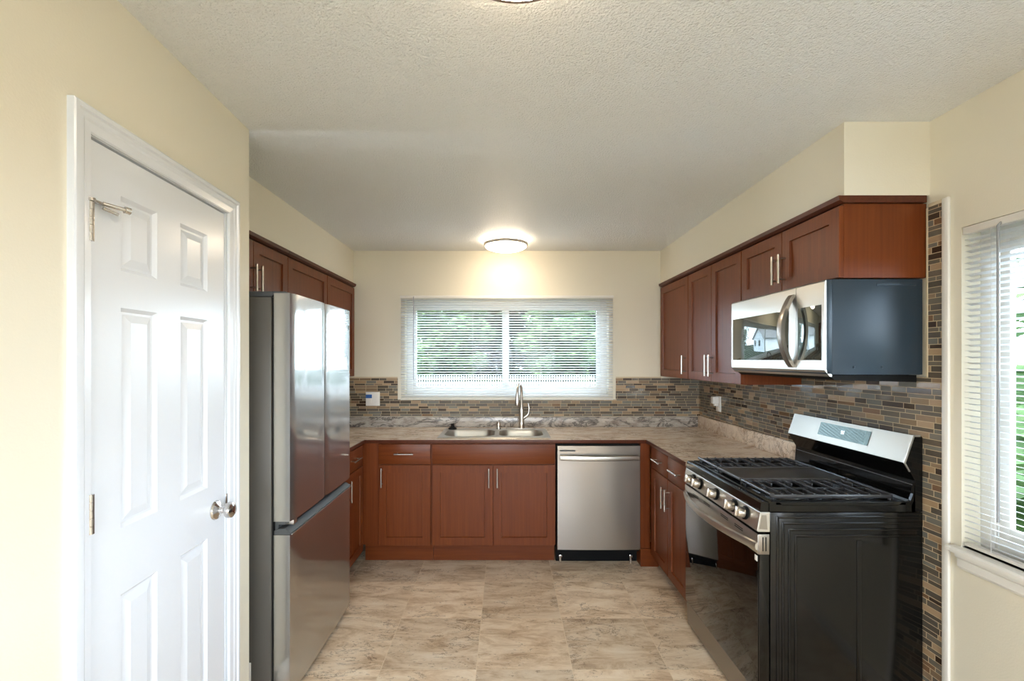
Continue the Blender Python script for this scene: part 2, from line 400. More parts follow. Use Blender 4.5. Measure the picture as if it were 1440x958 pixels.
# six-panel door
d_near, d_far, d_top = D1 - .008, D0 + .015, DZ - .010
def door_slab():
    mb = MB(MC); us = sorted({-d_near, -.6645, -.5275, -.4237, -.2787, -d_far}); zs = [.012, .24, .877, 1.053, 1.638, 1.736, 1.934, d_top]
    x = -.004; t = bmesh.new(); vs = {}
    def V(a, bb, c):
        k = (round(a, 5), round(bb, 5), round(c, 5))
        if k not in vs: vs[k] = t.verts.new((a, bb, c))
        return vs[k]
    def quad(y0, y1, z0, z1, xx): t.faces.new([V(xx, y0, z0), V(xx, y1, z0), V(xx, y1, z1), V(xx, y0, z1)])
    def ring(a, xa, bb, xb):
        A = [(a[0], a[2]), (a[1], a[2]), (a[1], a[3]), (a[0], a[3])]; B = [(bb[0], bb[2]), (bb[1], bb[2]), (bb[1], bb[3]), (bb[0], bb[3])]
        for i in range(4):
            j = (i + 1) % 4; t.faces.new([V(xa, *A[i]), V(xa, *A[j]), V(xb, *B[j]), V(xb, *B[i])])
    for i in range(5):
        for k in range(7):
            y0, y1, z0, z1 = us[i], us[i + 1], zs[k], zs[k + 1]
            if i in (1, 3) and k in (1, 3, 5):
                r0 = (y0, y1, z0, z1)
                def ins(q, d): return (q[0] + d, q[1] - d, q[2] + d, q[3] - d)
                r1 = ins(r0, .010); r2 = ins(r1, .006); r3 = ins(r2, .022)
                ring(r0, x, r1, x - .009); ring(r1, x - .009, r2, x - .009); ring(r2, x - .009, r3, x - .002)
                quad(*r3, x - .002)
            else: quad(y0, y1, z0, z1, x)
    a, bb, c, d = (-d_near, -d_far, .012, d_top); xb = -.039
    for p, q in (((a, c), (bb, c)), ((bb, c), (bb, d)), ((bb, d), (a, d)), ((a, d), (a, c))):
        t.faces.new([V(x, *p), V(x, *q), V(xb, *q), V(xb, *p)])
    t.faces.new([V(xb, a, c), V(xb, bb, c), V(xb, bb, d), V(xb, a, d)])
    mb._merge(t); return mb
door = struct('door_1', door_slab(), 'white_paint')
door['label'] = 'white six-panel closet door with a round satin knob'
for z0 in (1.788, 1.078, .20):
    m = MB(MC); y = -D1 + .001
    for k in range(5): m.cyl((.006, y, z0 + k * .0192), (.006, y, z0 + k * .0192 + .0184), .0075, 16)
    m.box(-.004, .003, y - .014, y - .002, z0, z0 + .095, .001)
    if z0 > 1.5:
        m.cyl((.006, y, z0 + .096), (.006, y, z0 + .104), .010, 16)
    obj('hinge', m, 'nickel', door)
m = MB(MC); y = -D1; z = 1.893
m.box(-.0, .012, y + .004, y + .045, z - .008, z - .002, .001); m.cyl((.008, y + .035, z - .004), (.03, y + .075, z - .006), .005, 12)
m.cyl((.008, y + .035, z - .015), (.022, y + .065, z - .022), .004, 12); m.cyl((.03, y + .075, z - .006), (.036, y + .086, z - .007), .009, 12)
obj('door_stop', m, 'nickel', door)
m = MB(MC); kc = (-.004, -.232, .960)
m.lathe(kc, [(0, 0), (.033, 0), (.034, .003), (.031, .009), (.020, .013), (.012, .018), (.011, .032), (.016, .036), (.026, .043), (.0285, .052), (.026, .060), (.016, .066), (0, .067)], (1, 0, 0))
obj('door_knob', m, 'chrome', door)
m = MB(MC); m.box(.0, .003, -D0 - .014, -D0 - .004, .965, 1.0, .001); obj('latch_plate', m, 'nickel', door)

# backsplash tiling
m = MB(); zt = 1.34
m.box(XL + .001, -.93, YB - .008, YB, 1.012, zt); m.box(-.93, .95, YB - .008, YB, 1.012, WZ0 - .03); m.box(.95, XR - .001, YB - .008, YB, 1.012, zt)
m.box(XR - .008, XR, 2.60, YB - .008, 1.012, 1.36); m.box(XR - .008, XR, 1.758, 2.60, 0.0, 1.43); m.box(XR - .008, XR, 1.758, 1.815, 1.43, 2.10)
struct('wall_tiles', m, 'mosaic')
m = MB(); m.box(XL + .001, -.93, YB - .010, YB, zt, zt + .012, .003); m.box(.95, 1.34, YB - .010, YB, zt, zt + .012, .003); struct('trim_3', m, 'grout')
m = MB(); m.box(XR - .012, XR, 1.730, 1.757, 0, 2.115, .004); struct('trim_4', m, 'trim_paint')
m = MB(); m.box(XR - .011, XR, 1.757, 1.815, 2.10, 2.114, .003); m.box(XR - .0095, XR - .001, 1.815, 1.824, 1.43, 2.10, .002); struct('trim_5', m, 'grout')
m = MB(); m.box(XR - .014, XR, YR, 1.728, 0, .085, .004); struct('baseboard_right', m, 'trim_paint')
m = MB(MC); m.box(0, .013, -4.8, -.830, 0, .085, .004); m.box(0, .013, -.100, 0, 0, .085, .004); struct('baseboard_closet', m, 'trim_paint')

# windows
def window_back():
    m = MB(); y0, y1 = YB + .075, YB + .135; f = .05
    m.box(WX0, WX0 + f, y0, y1, WZ0, WZ1, .004); m.box(WX1 - f, WX1, y0, y1, WZ0, WZ1, .004)
    m.box(WX0 + f, WX1 - f, y0, y1, WZ0, WZ0 + f, .004); m.box(WX0 + f, WX1 - f, y0, y1, WZ1 - f, WZ1, .004)
    fr = struct('window_1', m, 'white_plastic')
    for xa, xb, yy in ((WX0 + f, .030, y0 + .006), (-.030, WX1 - f, y0 + .030)):
        m = MB(); g = .034; za, zb = WZ0 + f, WZ1 - f
        m.box(xa, xa + g, yy, yy + .022, za, zb, .003); m.box(xb - g, xb, yy, yy + .022, za, zb, .003)
        m.box(xa + g, xb - g, yy, yy + .022, za, za + g, .003); m.box(xa + g, xb - g, yy, yy + .022, zb - g, zb, .003)
        s_ = obj('sash', m, 'white_plastic', fr)
        m = MB(); m.box(xa + g, xb - g, yy + .009, yy + .013, za + g, zb - g); obj('pane', m, 'glass', s_)
window_back()
m = MB(); m.box(WX0, WX1, YB, YB + .075, WZ0, WZ0 + .012, .003); struct('trim_6', m, 'trim_paint')
def window_right():
    m = MB(); x0, x1 = XR + .068, XR + .125; f = .05
    m.box(x0, x1, RY0, RY0 + f, RZ0, RZ1, .004); m.box(x0, x1, RY1 - f, RY1, RZ0, RZ1, .004)
    m.box(x0, x1, RY0 + f, RY1 - f, RZ0, RZ0 + f, .004); m.box(x0, x1, RY0 + f, RY1 - f, RZ1 - f, RZ1, .004)
    fr = struct('window_2', m, 'white_plastic'); ym = (RY0 + RY1) / 2
    for ya, yb, xx in ((ym - .03, RY1 - f, x0 + .006), (RY0 + f, ym + .03, x0 + .030)):
        m = MB(); g = .045; za, zb = RZ0 + f, RZ1 - f
        m.box(xx, xx + .022, ya, ya + g, za, zb, .003); m.box(xx, xx + .022, yb - g, yb, za, zb, .003)
        m.box(xx, xx + .022, ya + g, yb - g, za, za + g, .003); m.box(xx, xx + .022, ya + g, yb - g, zb - g, zb, .003)
        s_ = obj('sash', m, 'white_plastic', fr)
        m = MB(); m.box(xx + .009, xx + .013, ya + g, yb - g, za + g, zb - g); obj('pane', m, 'glass', s_)
window_right()
# sill and apron of the right window
m = MB(); m.prism([(XR - .045, .797), (XR - .045, .808), (XR - .038, .815), (XR + .068, .815), (XR + .068, .797)], 1, RY0, RY1); m.box(XR - .045, XR - .001, RY1, RY1 + .022, .797, .814, .004)
struct('trim_7', m, 'trim_paint', smooth=False)
m = MB(); m.prism([(XR, .797), (XR - .026, .797), (XR - .026, .780), (XR - .017, .772), (XR - .017, .745), (XR - .010, .735), (XR, .735)], 1, RY0, RY1)
struct('trim_8', m, 'trim_paint', smooth=False)

# side window frame behind the viewer
m = MB(); x0, x1 = XR + .05, XR + .11; m.box(x0, x1, -2.0, -1.95, .9, 2.0); m.box(x0, x1, -1.05, -1.0, .9, 2.0); m.box(x0, x1, -1.95, -1.05, .9, .95); m.box(x0, x1, -1.95, -1.05, 1.95, 2.0)
struct('window_4', m, 'white_plastic')

# ------------------------------------------------------------------ cabinets
def shaker(mb, Mx, w_, h_, th=.019, st=.057, rec=.009):
    """door face: local x = width, y = outward, z = up, front face at y=th"""
    t = bmesh.new()
    def ringpts(i, y): return [t.verts.new((i, y, i)), t.verts.new((w_ - i, y, i)), t.verts.new((w_ - i, y, h_ - i)), t.verts.new((i, y, h_ - i))]
    e = .0015
    rs = [ringpts(0, 0), ringpts(0, th - e), ringpts(e, th), ringpts(st, th), ringpts(st + .002, th - rec)]
    t.faces.new(rs[0])
    for a, bb in zip(rs, rs[1:]):
        for k in range(4): t.faces.new([a[k], a[(k + 1) % 4], bb[(k + 1) % 4], bb[k]])
    t.faces.new(rs[-1]); mb._merge(t, Mx); return mb
def frame(kind, a, face, z):
    """matrix of a front: origin at its lower left corner on the carcass face; a = coordinate along, face = plane"""
    if kind == 'back': return Matrix.Translation((a, face, z)) @ Matrix(((1, 0, 0, 0), (0, -1, 0, 0), (0, 0, 1, 0), (0, 0, 0, 1)))
    if kind == 'right': return Matrix.Translation((face, a, z)) @ Matrix(((0, -1, 0, 0), (1, 0, 0, 0), (0, 0, 1, 0), (0, 0, 0, 1)))
    if kind == 'left': return Matrix.Translation((face, a, z)) @ Matrix(((0, 1, 0, 0), (1, 0, 0, 0), (0, 0, 1, 0), (0, 0, 0, 1)))
def bar_handle(Mx, cx, cz, vertical, parent, L=.138, th=.019):
    m = MB(Mx); y = th + .032
    if vertical:
        m.cyl((cx, y, cz - L / 2), (cx, y, cz + L / 2), .0058, 16)
        for s in (-1, 1): m.cyl((cx, th, cz + s * L * .36), (cx, y, cz + s * L * .36), .004, 10)
    else:
        m.cyl((cx - L / 2, y, cz), (cx + L / 2, y, cz), .0058, 16)
        for s in (-1, 1): m.cyl((cx + s * L * .36, th, cz), (cx + s * L * .36, y, cz), .004, 10)
    return obj('handle', m, 'nickel', parent)
def door_front(kind, a0, a1, face, z0, z1, parent, hx=None, hz=None):
    Mx = frame(kind, a0, face, z0); m = shaker(MB(), Mx, a1 - a0, z1 - z0)
    d = obj('door', m, 'wood', parent)
    if hx is not None: bar_handle(Mx, hx - a0, hz - z0, True, d)
    return d
def drawer_front(kind, a0, a1, face, z0, z1, parent, handle=True, name='drawer'):
    Mx = frame(kind, a0, face, z0); m = MB(Mx); m.box(0, a1 - a0, 0, .019, 0, z1 - z0, .0015)
    d = obj(name, m, 'wood_x' if kind == 'back' else 'wood_y', parent)
    if handle: bar_handle(Mx, (a1 - a0) / 2, (z1 - z0) / 2 + .004, False, d)
    return d
ZC = .896   # top of base cabinets
FY = 3.362  # carcass face, back run
def base_box(x0, x1, y0, y1, z0=.10, inset=.0): return MB().box(x0, x1, y0, y1, z0, ZC)

c = thing('base_cabinet', 'cherry base cabinet left of the sink with one drawer over one door', 'cabinet', (-.74, 3.66, 0), 'base cabinets')
obj('carcass', MB().box(-1.048, -.541, FY, YB - .012, .148, ZC), 'wood', c)
obj('toe_kick', MB().box(-1.048, -.541, 3.44, 3.46, .001, .147), 'wood_x', c)
drawer_front('back', -.924, -.547, FY, .742, .885, c)
door_front('back', -.924, -.547, FY, .150, .734, c, -.897, .648)
c = thing('base_cabinet', 'wide cherry sink base cabinet with two doors beneath the double sink', 'cabinet', (-.09, 3.66, 0), 'base cabinets')
m = MB(); m.box(-.539, .364, FY, FY + .018, .148, ZC); m.box(-.539, -.521, FY + .018, YB - .012, .148, ZC); m.box(.346, .364, FY + .018, YB - .012, .148, ZC); m.box(-.521, .346, FY + .018, YB - .012, .148, .166)
obj('carcass', m, 'wood', c)
obj('toe_kick', MB().box(-.539, .364, 3.44, 3.46, .001, .147), 'wood_x', c)
drawer_front('back', -.533, .358, FY, .742, .885, c, False, 'false_front')
door_front('back', -.533, -.094, FY, .150, .734, c, -.121, .645)
door_front('back', -.088, .358, FY, .150, .734, c, -.060, .645)
c = thing('filler_panel', 'narrow plain cherry filler panel between dishwasher and right corner cabinet', 'panel', (1.0, 3.36, 0))
obj('panel', MB().box(.978, 1.048, 3.340, 3.90, .13, ZC), 'wood', c); obj('foot_panel', MB().box(.978, 1.11, 3.332, 3.46, .001, .128), 'wood_x', c)
# left run
LXF = -1.045
c = thing('base_cabinet', 'cherry base cabinet tucked between the refrigerator and left corner', 'cabinet', (-1.3, 3.05, 0), 'base cabinets')
obj('carcass', MB().box(XL + .012, LXF - .004, 2.775, 3.355, .10, ZC), 'wood', c)
obj('toe_kick', MB().box(XL + .012, -1.12, 2.775, 3.355, .001, .098), 'wood_y', c)
drawer_front('left', 2.93, 3.325, LXF - .004, .742, .885, c)
door_front('left', 2.93, 3.325, LXF - .004, .118, .734, c, 2.985, .640)
# right run
RXF = 1.05
c = thing('base_cabinet', 'cherry base cabinet left of the gas range with two narrow drawers over two doors', 'cabinet', (1.35, 2.95, 0), 'base cabinets')
obj('carcass', MB().box(RXF, XR - .012, 2.603, 3.325, .10, ZC), 'wood', c)
obj('toe_kick', MB().box(1.12, XR - .012, 2.603, 3.325, .001, .098), 'wood_y', c)
drawer_front('right', 2.932, 3.245, RXF, .742, .885, c); drawer_front('right', 2.61, 2.925, RXF, .742, .885, c)
door_front('right', 2.932, 3.245, RXF, .118, .734, c, 2.960, .612); door_front('right', 2.61, 2.925, RXF, .118, .734, c, 2.897, .612)

# wall cabinets
UF = 1.345
G = 'wall cabinets'
def wall_cab(label, kind, y0, y1, z0, doors, handle):
    face = UF if kind == 'right' else -1.313
    c = thing('wall_cabinet', label, 'cabinet', ((XR + UF) / 2 if kind == 'right' else -1.48, (y0 + y1) / 2, z0), G)
    if kind == 'right': obj('carcass', MB().box(face, XR - .002, y0 + .001, y1 - .001, z0, 2.12), 'wood', c)
    else: obj('carcass', MB().box(XL + .002, face, y0 + .001, y1 - .001, z0, 2.12), 'wood', c)
    for (a0, a1, hx) in doors: door_front(kind, a0 + .002, a1 - .002, face, z0 + .002, 2.112, c, hx, z0 + handle)
    if kind == 'right': m = MB().prism([(face - .030, 2.150), (face - .026, 2.132), (face - .010, 2.122), (XR - .012, 2.122), (XR - .012, 2.149), (face - .03, 2.149)][1:], 1, y0 - (.012 if y0 < 2 else 0), y1)
    else: m = MB().prism([(face + .030, 2.149), (face + .026, 2.132), (face + .010, 2.122), (XL + .002, 2.122), (XL + .002, 2.149)], 1, y0, y1)
    obj('top_molding', m, 'wood_dark', c, smooth=False)
wall_cab('tall single-door cherry wall cabinet in the right back corner', 'right', 3.345, 3.955, 1.358, [(3.345, 3.94, 3.385)], .105)
wall_cab('tall two-door cherry wall cabinet directly left of the microwave', 'right', 2.592, 3.342, 1.358, [(2.967, 3.342, 2.995), (2.592, 2.967, 2.940)], .105)
wall_cab('short two-door cherry wall cabinet right above the microwave', 'right', 1.828, 2.589, 1.826, [(2.209, 2.589, 2.237), (1.828, 2.209, 2.182)], .105)
wall_cab('short two-door cherry wall cabinet directly above the refrigerator', 'left', 1.99, 2.735, 1.802, [(1.99, 2.3625, 2.335), (2.3625, 2.735, 2.390)], .115)
wall_cab('cherry wall cabinet on the left between the fridge cabinet and the back corner cabinet', 'left', 2.738, 3.338, 1.358, [(2.738, 3.338, 2.79)], .105)
wall_cab('cherry wall cabinet in the left back corner beside the cream wall', 'left', 3.341, 3.955, 1.358, [(3.341, 3.94, 3.39)], .105)

# ------------------------------------------------------------------ countertop
ct = thing('countertop', 'mottled beige and brown stone-look countertop running round three sides with splash', 'countertop', (0, 3.6, .896))
SX0, SX1, SY0, SY1 = -.478, .300, 3.432, 3.800
CT0, CT1 = .898, .922; CF = 3.325
m = MB()
m.prism([(XL + .002, 2.775), (-1.025, 2.775), (-1.025, CF), (SX0, CF), (SX0, YB - .010), (XL + .002, YB - .010)], 2, CT0, CT1)
m.prism([(SX1, CF), (1.020, CF), (1.020, 2.602), (XR - .010, 2.602), (XR - .010, YB - .010), (SX1, YB - .010)], 2, CT0, CT1)
m.box(SX0, SX1, CF, SY0, CT0, CT1); m.box(SX0, SX1, SY1, YB - .010, CT0, CT1)
obj('slab', m, 'granite', ct)
m = MB(); m.box(-1.025, 1.020, CF - .006, CF, CT0 - .002, CT1 - .001, .0015); m.box(1.014, 1.020, 2.602, CF - .006, CT0 - .002, CT1 - .001, .0015); m.box(-1.025, -1.019, 2.775, CF - .006, CT0 - .002, CT1 - .001, .0015)
obj('front_edge', m, 'wood_dark', ct)
m = MB(); m.box(XL + .004, XR - .010, YB - .030, YB - .009, CT1, 1.010, .002); obj('back_splash_strip', m, 'granite_splash', ct)
m = MB(); m.box(XR - .030, XR - .009, 2.602, YB - .031, CT1, 1.024, .002); obj('side_splash_strip', m, 'granite', ct)

# ------------------------------------------------------------------ sink, faucet, small things
sk = thing('kitchen_sink', 'stainless steel double-bowl drop-in sink under the back window', 'sink', (-.09, 3.6, .92))
def rrect(x0, x1, y0, y1, r, n=6):
    out = []
    for cx, cy, a in ((x1 - r, y1 - r, 0), (x0 + r, y1 - r, 90), (x0 + r, y0 + r, 180), (x1 - r, y0 + r, 270)):
        for i in range(n + 1): t_ = R(a + 90 * i / n); out.append((cx + r * math.cos(t_), cy + r * math.sin(t_)))
    return out
def sink_mesh():
    t = bmesh.new(); zt = CT1 + .006
    def loop(pts, z): return [t.verts.new((x, y, z)) for x, y in pts]
    outer = loop(rrect(-.508, .335, 3.385, 3.842, .02), CT1 + .001); top = loop(rrect(-.503, .330, 3.390, 3.837, .02), zt)
    n = len(outer)
    for k in range(n): t.faces.new([outer[k], outer[(k + 1) % n], top[(k + 1) % n], top[k]])
    edges = [t.edges.get((top[k], top[(k + 1) % n])) for k in range(n)]
    for bx in ((-.468, -.083, 3.440, 3.755), (-.052, .288, 3.440, 3.755)):
        l1 = loop(rrect(*bx, .09, 8), zt); k = len(l1)
        edges += [t.edges.new((l1[i], l1[(i + 1) % k])) for i in range(k)]
        ins = (bx[0] + .010, bx[1] - .010, bx[2] + .010, bx[3] - .010)
        l2 = loop(rrect(*ins, .08, 8), zt - .02); l3 = loop(rrect(ins[0] + .012, ins[1] - .012, ins[2] + .012, ins[3] - .012, .075, 8), zt - .165)
        l4 = loop(rrect(ins[0] + .06, ins[1] - .06, ins[2] + .06, ins[3] - .06, .04, 8), zt - .185)
        for a, bb in ((l1, l2), (l2, l3), (l3, l4)):
            for i in range(k): t.faces.new([a[i], a[(i + 1) % k], bb[(i + 1) % k], bb[i]])
        t.faces.new(l4)
    bmesh.ops.triangle_fill(t, edges=edges, use_beauty=True)
    mb = MB(); mb._merge(t); mb.smooth = True; return mb
obj('basin', sink_mesh(), 'steel_soft', sk)
for cx in (-.275, .118):
    m = MB(); m.lathe((cx, 3.6, .745), [(0, 0), (.028, .0), (.040, .002), (.042, .004), (.036, .004)], seg=24); obj('drain', m, 'chrome', sk)

fc = thing('kitchen_faucet', 'brushed nickel pull-down gooseneck faucet behind the sink', 'faucet', (.125, 3.815, .93))
m = MB(); m.box(.005, .245, 3.782, 3.836, .9285, .936, .003); obj('deck_plate', m, 'nickel', fc)
fx, fy = .132, 3.808
m = MB(); m.lathe((fx, fy, .936), [(0, 0), (.027, 0), (.027, .006), (.023, .012), (.021, .05), (.022, .13), (.018, .165), (.0135, .19), (.0, .192)], seg=28); obj('body', m, 'nickel', fc)
pts = [Vector((fx, fy, 1.10))]
dr = Vector((-.05, -.19, 0)).normalized(); rad = .078
for i in range(0, 19):
    a = math.pi - math.pi * i / 18 * 1.0
    pts.append(Vector((fx, fy, 1.222)) + dr * (rad + rad * math.cos(a)) + Vector((0, 0, rad * 1.05 * math.sin(a))))
m = MB(); m.tube(pts, .0115, 16); obj('spout', m, 'nickel', fc)
e = pts[-1]
m = MB(); m.lathe(e + Vector((0, 0, .004)), [(0, 0), (.014, 0), (.0145, -.03), (.018, -.062), (.021, -.088), (.018, -.093), (0, -.093)], seg=24); obj('spray_head', m, 'nickel', fc)
m = MB(); m.cyl((fx, fy, 1.005), (fx + .052, fy - .004, 1.045), .016, 20, .013)
m.tube([(fx + .050, fy - .004, 1.042), (fx + .060, fy - .004, 1.066), (fx + .063, fy - .004, 1.100), (fx + .054, fy - .002, 1.140)], .006, 12, [.010, .007, .0055, .004]); obj('lever', m, 'nickel', fc)

sd = thing('soap_dispenser', 'small satin nickel soap dispenser cap left of the faucet', 'soap dispenser', (-.058, 3.80, .93))
m = MB(); m.lathe((-.058, 3.802, .929), [(0, 0), (.020, 0), (.020, .006), (.013, .010), (.012, .024), (.0165, .028), (.0165, .050), (.013, .055), (0, .055)], seg=24); obj('collar', m, 'nickel', sd)
m = MB(); m.cyl((-.058, 3.802, .984), (-.058, 3.802, .992), .007, 14); obj('cap', m, 'nickel', sd)
st = thing('sink_stopper', 'black rubber sink stopper at the left rear of the sink rim', 'sink stopper', (-.438, 3.80, .93))
m = MB(); m.lathe((-.438, 3.795, .929), [(0, 0), (.034, 0), (.036, .005), (.026, .012), (.016, .016), (.012, .032), (.015, .038), (.012, .043), (0, .044)], seg=24); obj('plug_body', m, 'black', st)

def plate(name, label, cat, kind, a, z, w_, h_):
    return
o1 = thing('switch_plate', 'white double switch plate with blue tape on the back tiled wall', 'switch plate', (-1.14, YB - .01, 1.16))
m = MB(); m.box(-1.202, -1.082, YB - .015, YB - .0085, 1.104, 1.222, .002); obj('cover', m, 'white_plastic', o1)
m = MB(); m.box(-1.125, -1.095, YB - .019, YB - .0151, 1.130, 1.198, .0015); obj('rocker_switch', m, 'white_plastic', o1)
m = MB(); m.box(-1.190, -1.150, YB - .019, YB - .0151, 1.125, 1.165, .0015); obj('outlet_insert', m, 'white_plastic', o1)
m = MB(); m.box(-1.200, -1.148, YB - .021, YB - .0195, 1.172, 1.184); m.box(-1.200, -1.148, YB - .021, YB - .0195, 1.186, 1.198); m.box(-1.198, -1.150, YB - .0195, YB - .0151, 1.170, 1.200); obj('blue_tape', m, 'blue', o1)
o2 = thing('wall_outlet', 'white wall outlet on the right tiled wall near the corner', 'outlet', (XR - .01, 3.60, 1.15))
m = MB(); m.box(XR - .015, XR - .0085, 3.555, 3.630, 1.095, 1.215, .002); obj('cover', m, 'white_plastic', o2)
for zz in (1.128, 1.175):
    m = MB(); m.box(XR - .018, XR - .0151, 3.575, 3.608, zz - .014, zz + .014, .0012); obj('socket', m, 'white_plastic', o2)
o3 = thing('plug_in_device', 'small white boxy device plugged in the outlet on the right tiled wall', 'plug', (XR - .04, 3.60, 1.18))
m = MB(); m.box(XR - .065, XR - .019, 3.572, 3.612, 1.158, 1.212, .004); obj('housing', m, 'white_plastic', o3)
m = MB(); m.box(XR - .050, XR - .019, 3.578, 3.604, 1.140, 1.157, .003); obj('plug_base', m, 'white_plastic', o3)

# ------------------------------------------------------------------ dishwasher
dw = thing('dishwasher', 'stainless steel dishwasher with a curved bar handle right of the sink', 'dishwasher', (.673, 3.6, 0))
obj('tub', MB().box(.372, .974, 3.365, 3.93, .10, .885), 'black', dw)
def bowed(x0, x1, yf, bow, z0, z1, yb, n=16):
    pts = [(x0, yb)] + [(x0 + (x1 - x0) * i / n, yf - bow * (1 - (2 * i / n - 1) ** 2)) for i in range(n + 1)] + [(x1, yb)]
    return pts
m = MB(); m.prism(bowed(.375, .971, 3.322, .006, 0, 0, 3.362), 2, .128, .877); obj('door_panel', m, 'steel_x', dw, smooth=True)
rings = []
for i in range(21):
    t_ = i / 20; x = .392 + .564 * t_; y = 3.290 - .024 * (1 - (2 * t_ - 1) ** 2)
    rings.append([(x, y + .010, .776), (x, y + .001, .782), (x, y - .002, .795), (x, y + .001, .808), (x, y + .010, .814)])
m = MB(); m.loft(rings); m.box(.394, .414, 3.296, 3.321, .784, .806); m.box(.934, .954, 3.296, 3.321, .784, .806); obj('handle', m, 'steel_soft', dw, smooth=True)
m = MB(); m.box(.392, .502, 3.3165, 3.3225, .838, .849); obj('vent_slot', m, 'fridge_dark', dw)
m = MB(); m.box(.374, .974, 3.42, 3.44, .004, .099); obj('kick_plate', m, 'black', dw)
for xx in (.405, .925):
    m = MB(); m.cyl((xx, 3.405, .001), (xx, 3.405, .04), .009, 12); m.box(xx - .012, xx + .012, 3.395, 3.419, .04, .058, .002); obj('leveling_foot', m, 'chrome', dw)

# ------------------------------------------------------------------ refrigerator
fr = thing('refrigerator', 'tall stainless french-door refrigerator with bottom freezer at left', 'refrigerator', (-1.3, 2.37, 0))
obj('cabinet', MB().box(-1.635, -1.012, 1.985, 2.752, .035, 1.772, .006), 'fridge_side', fr)
obj('gasket', MB().box(-1.011, -1.003, 1.995, 2.742, .06, 1.768), 'black', fr)
def fr_door(y0, y1, z0, z1, name, bulge=.007):
    xb, xf = -1.002, -.928; n = 14
    pts = [(xb, y0)] + [(xf + bulge * (1 - (2 * i / n - 1) ** 2) ** .5 if 0 < i < n else xf - .004, y0 + (y1 - y0) * i / n) for i in range(n + 1)] + [(xb, y1)]
    m = MB(); m.prism(pts, 2, z0, z1); return obj(name, m, 'steel', fr, smooth=True)
def fr_lip(y0, y1, z0, z1):
    pass
dA = fr_door(1.987, 2.366, .800, 1.788, 'door'); dB = fr_door(2.370, 2.750, .800, 1.788, 'door')
m = MB(); m.box(-.9217, -.9205, 2.700, 2.712, 1.675, 1.700, .0004); obj('badge', m, 'fridge_dark', dB)
dF = fr_door(1.987, 2.750, .050, .742, 'freezer_drawer', .006)
m = MB(); m.prism([(-.999, .760), (-.999, .744), (-.928, .744), (-.928, .750), (-.934, .754), (-.955, .770), (-.975, .770)], 1, 1.987, 2.750); obj('grip_lip', m, 'fridge_dark', dF, smooth=False)
m = MB(); m.box(-.927, -.921, 1.988, 2.749, .7425, .7475, .001); obj('grip_edge', m, 'steel_soft', dF)
m = MB(); m.box(-.999, -.985, 1.995, 2.745, .744, .799); m.box(-.985, -.95, 1.99, 2.745, .786, .799); obj('grip_recess', m, 'fridge_dark', fr)
m = MB(); m.box(-1.45, -1.012, 1.992, 2.05, 1.773, 1.797, .006); m.prism([(-1.012, 1.775), (-1.012, 1.796), (-.955, 1.796), (-.945, 1.792), (-.945, 1.7885), (-1.0, 1.7885)], 1, 1.992, 2.04); obj('hinge_cover', m, 'fridge_dark', fr)
m = MB(); m.box(-1.45, -1.012, 2.69, 2.745, 1.773, 1.797, .006); m.box(-1.01, -.95, 2.70, 2.745, 1.789, 1.797, .002); obj('hinge_cover', m, 'fridge_dark', fr)
m = MB(); m.box(-.998, -.930, 2.02, 2.055, .775, .798, .003); obj('center_hinge', m, 'nickel', fr)
m = MB(); m.box(-1.60, -1.03, 2.0, 2.74, .001, .034); obj('base_grille', m, 'black', fr)
m = MB(); m.box(-1.20, -1.098, 1.9838, 1.9848, .02 + .08, .192); lb = obj('rating_label', m, 'white_plastic', fr); lb['label'] = 'white label with dark barcode bars'
m = MB(); random.seed(3); zz = .184
while zz > .11:
    hh = random.choice((.0015, .003, .0045)); m.box(-1.125, -1.107, 1.9830, 1.9837, zz - hh, zz); zz -= hh + random.choice((.002, .003))
for k in range(5): m.box(-1.19, -1.135 - .01 * (k % 2), 1.9830, 1.9837, .178 - k * .015, .182 - k * .015)
obj('barcode', m, 'black', lb)

# ------------------------------------------------------------------ microwave
mw = thing('microwave', 'over-the-range stainless microwave with a bowed handle and dark blue-grey side', 'microwave', (1.46, 2.21, 1.43))
Y0, Y1 = 1.832, 2.586; XF = 1.270
obj('body', MB().box(1.302, XR - .012, Y0 + .002, Y1 - .002, 1.440, 1.822, .003), 'micro_side', mw)
m = MB(); m.prism([(1.300, 1.432), (1.318, 1.418), (XR - .03, 1.410), (XR - .03, 1.4385), (1.300, 1.4385)], 1, Y0 + .01, Y1 - .01); obj('underside', m, 'black', mw)
m = MB(); m.box(XF + .008, 1.301, Y0, Y1, 1.442, 1.820, .002); obj('front_frame', m, 'micro_side', mw)
YS = 2.011
def mw_front(y0, y1, name):
    m = MB(); m.prism([(XF + .006, 1.818), (XF, 1.812), (XF, 1.458), (XF + .022, 1.432), (XF + .030, 1.432), (XF + .030, 1.440), (XF + .0075, 1.460), (XF + .0075, 1.818)], 1, y0, y1); return obj(name, m, 'steel_soft', mw, smooth=False)
d1 = mw_front(YS + .001, Y1, 'door'); d2 = mw_front(Y0, YS - .001, 'control_panel')
m = MB(); m.box(XF - .0015, XF - .0002, 2.065, Y1 - .016, 1.498, 1.722, .0004); obj('door_window', m, 'micro_glass', d1)
m = MB(); m.box(XF - .0015, XF - .0002, Y0 + .018, YS - .012, 1.498, 1.722, .0004); obj('keypad_glass', m, 'micro_glass', d2)
n = 22; rings = []
for i in range(n + 1):
    t_ = i / n; z = 1.466 + (1.786 - 1.466) * t_; bow = math.sin(math.pi * t_); x = XF - .002 - .052 * bow ** .8
    th = .011; wd = .017
    dz = math.cos(math.pi * t_)
    rings.append([(x - th / 2, 2.038 - wd, z), (x - th / 2 - .003, 2.038, z), (x - th / 2, 2.038 + wd, z), (x + th, 2.038 + wd, z), (x + th, 2.038 - wd, z)])
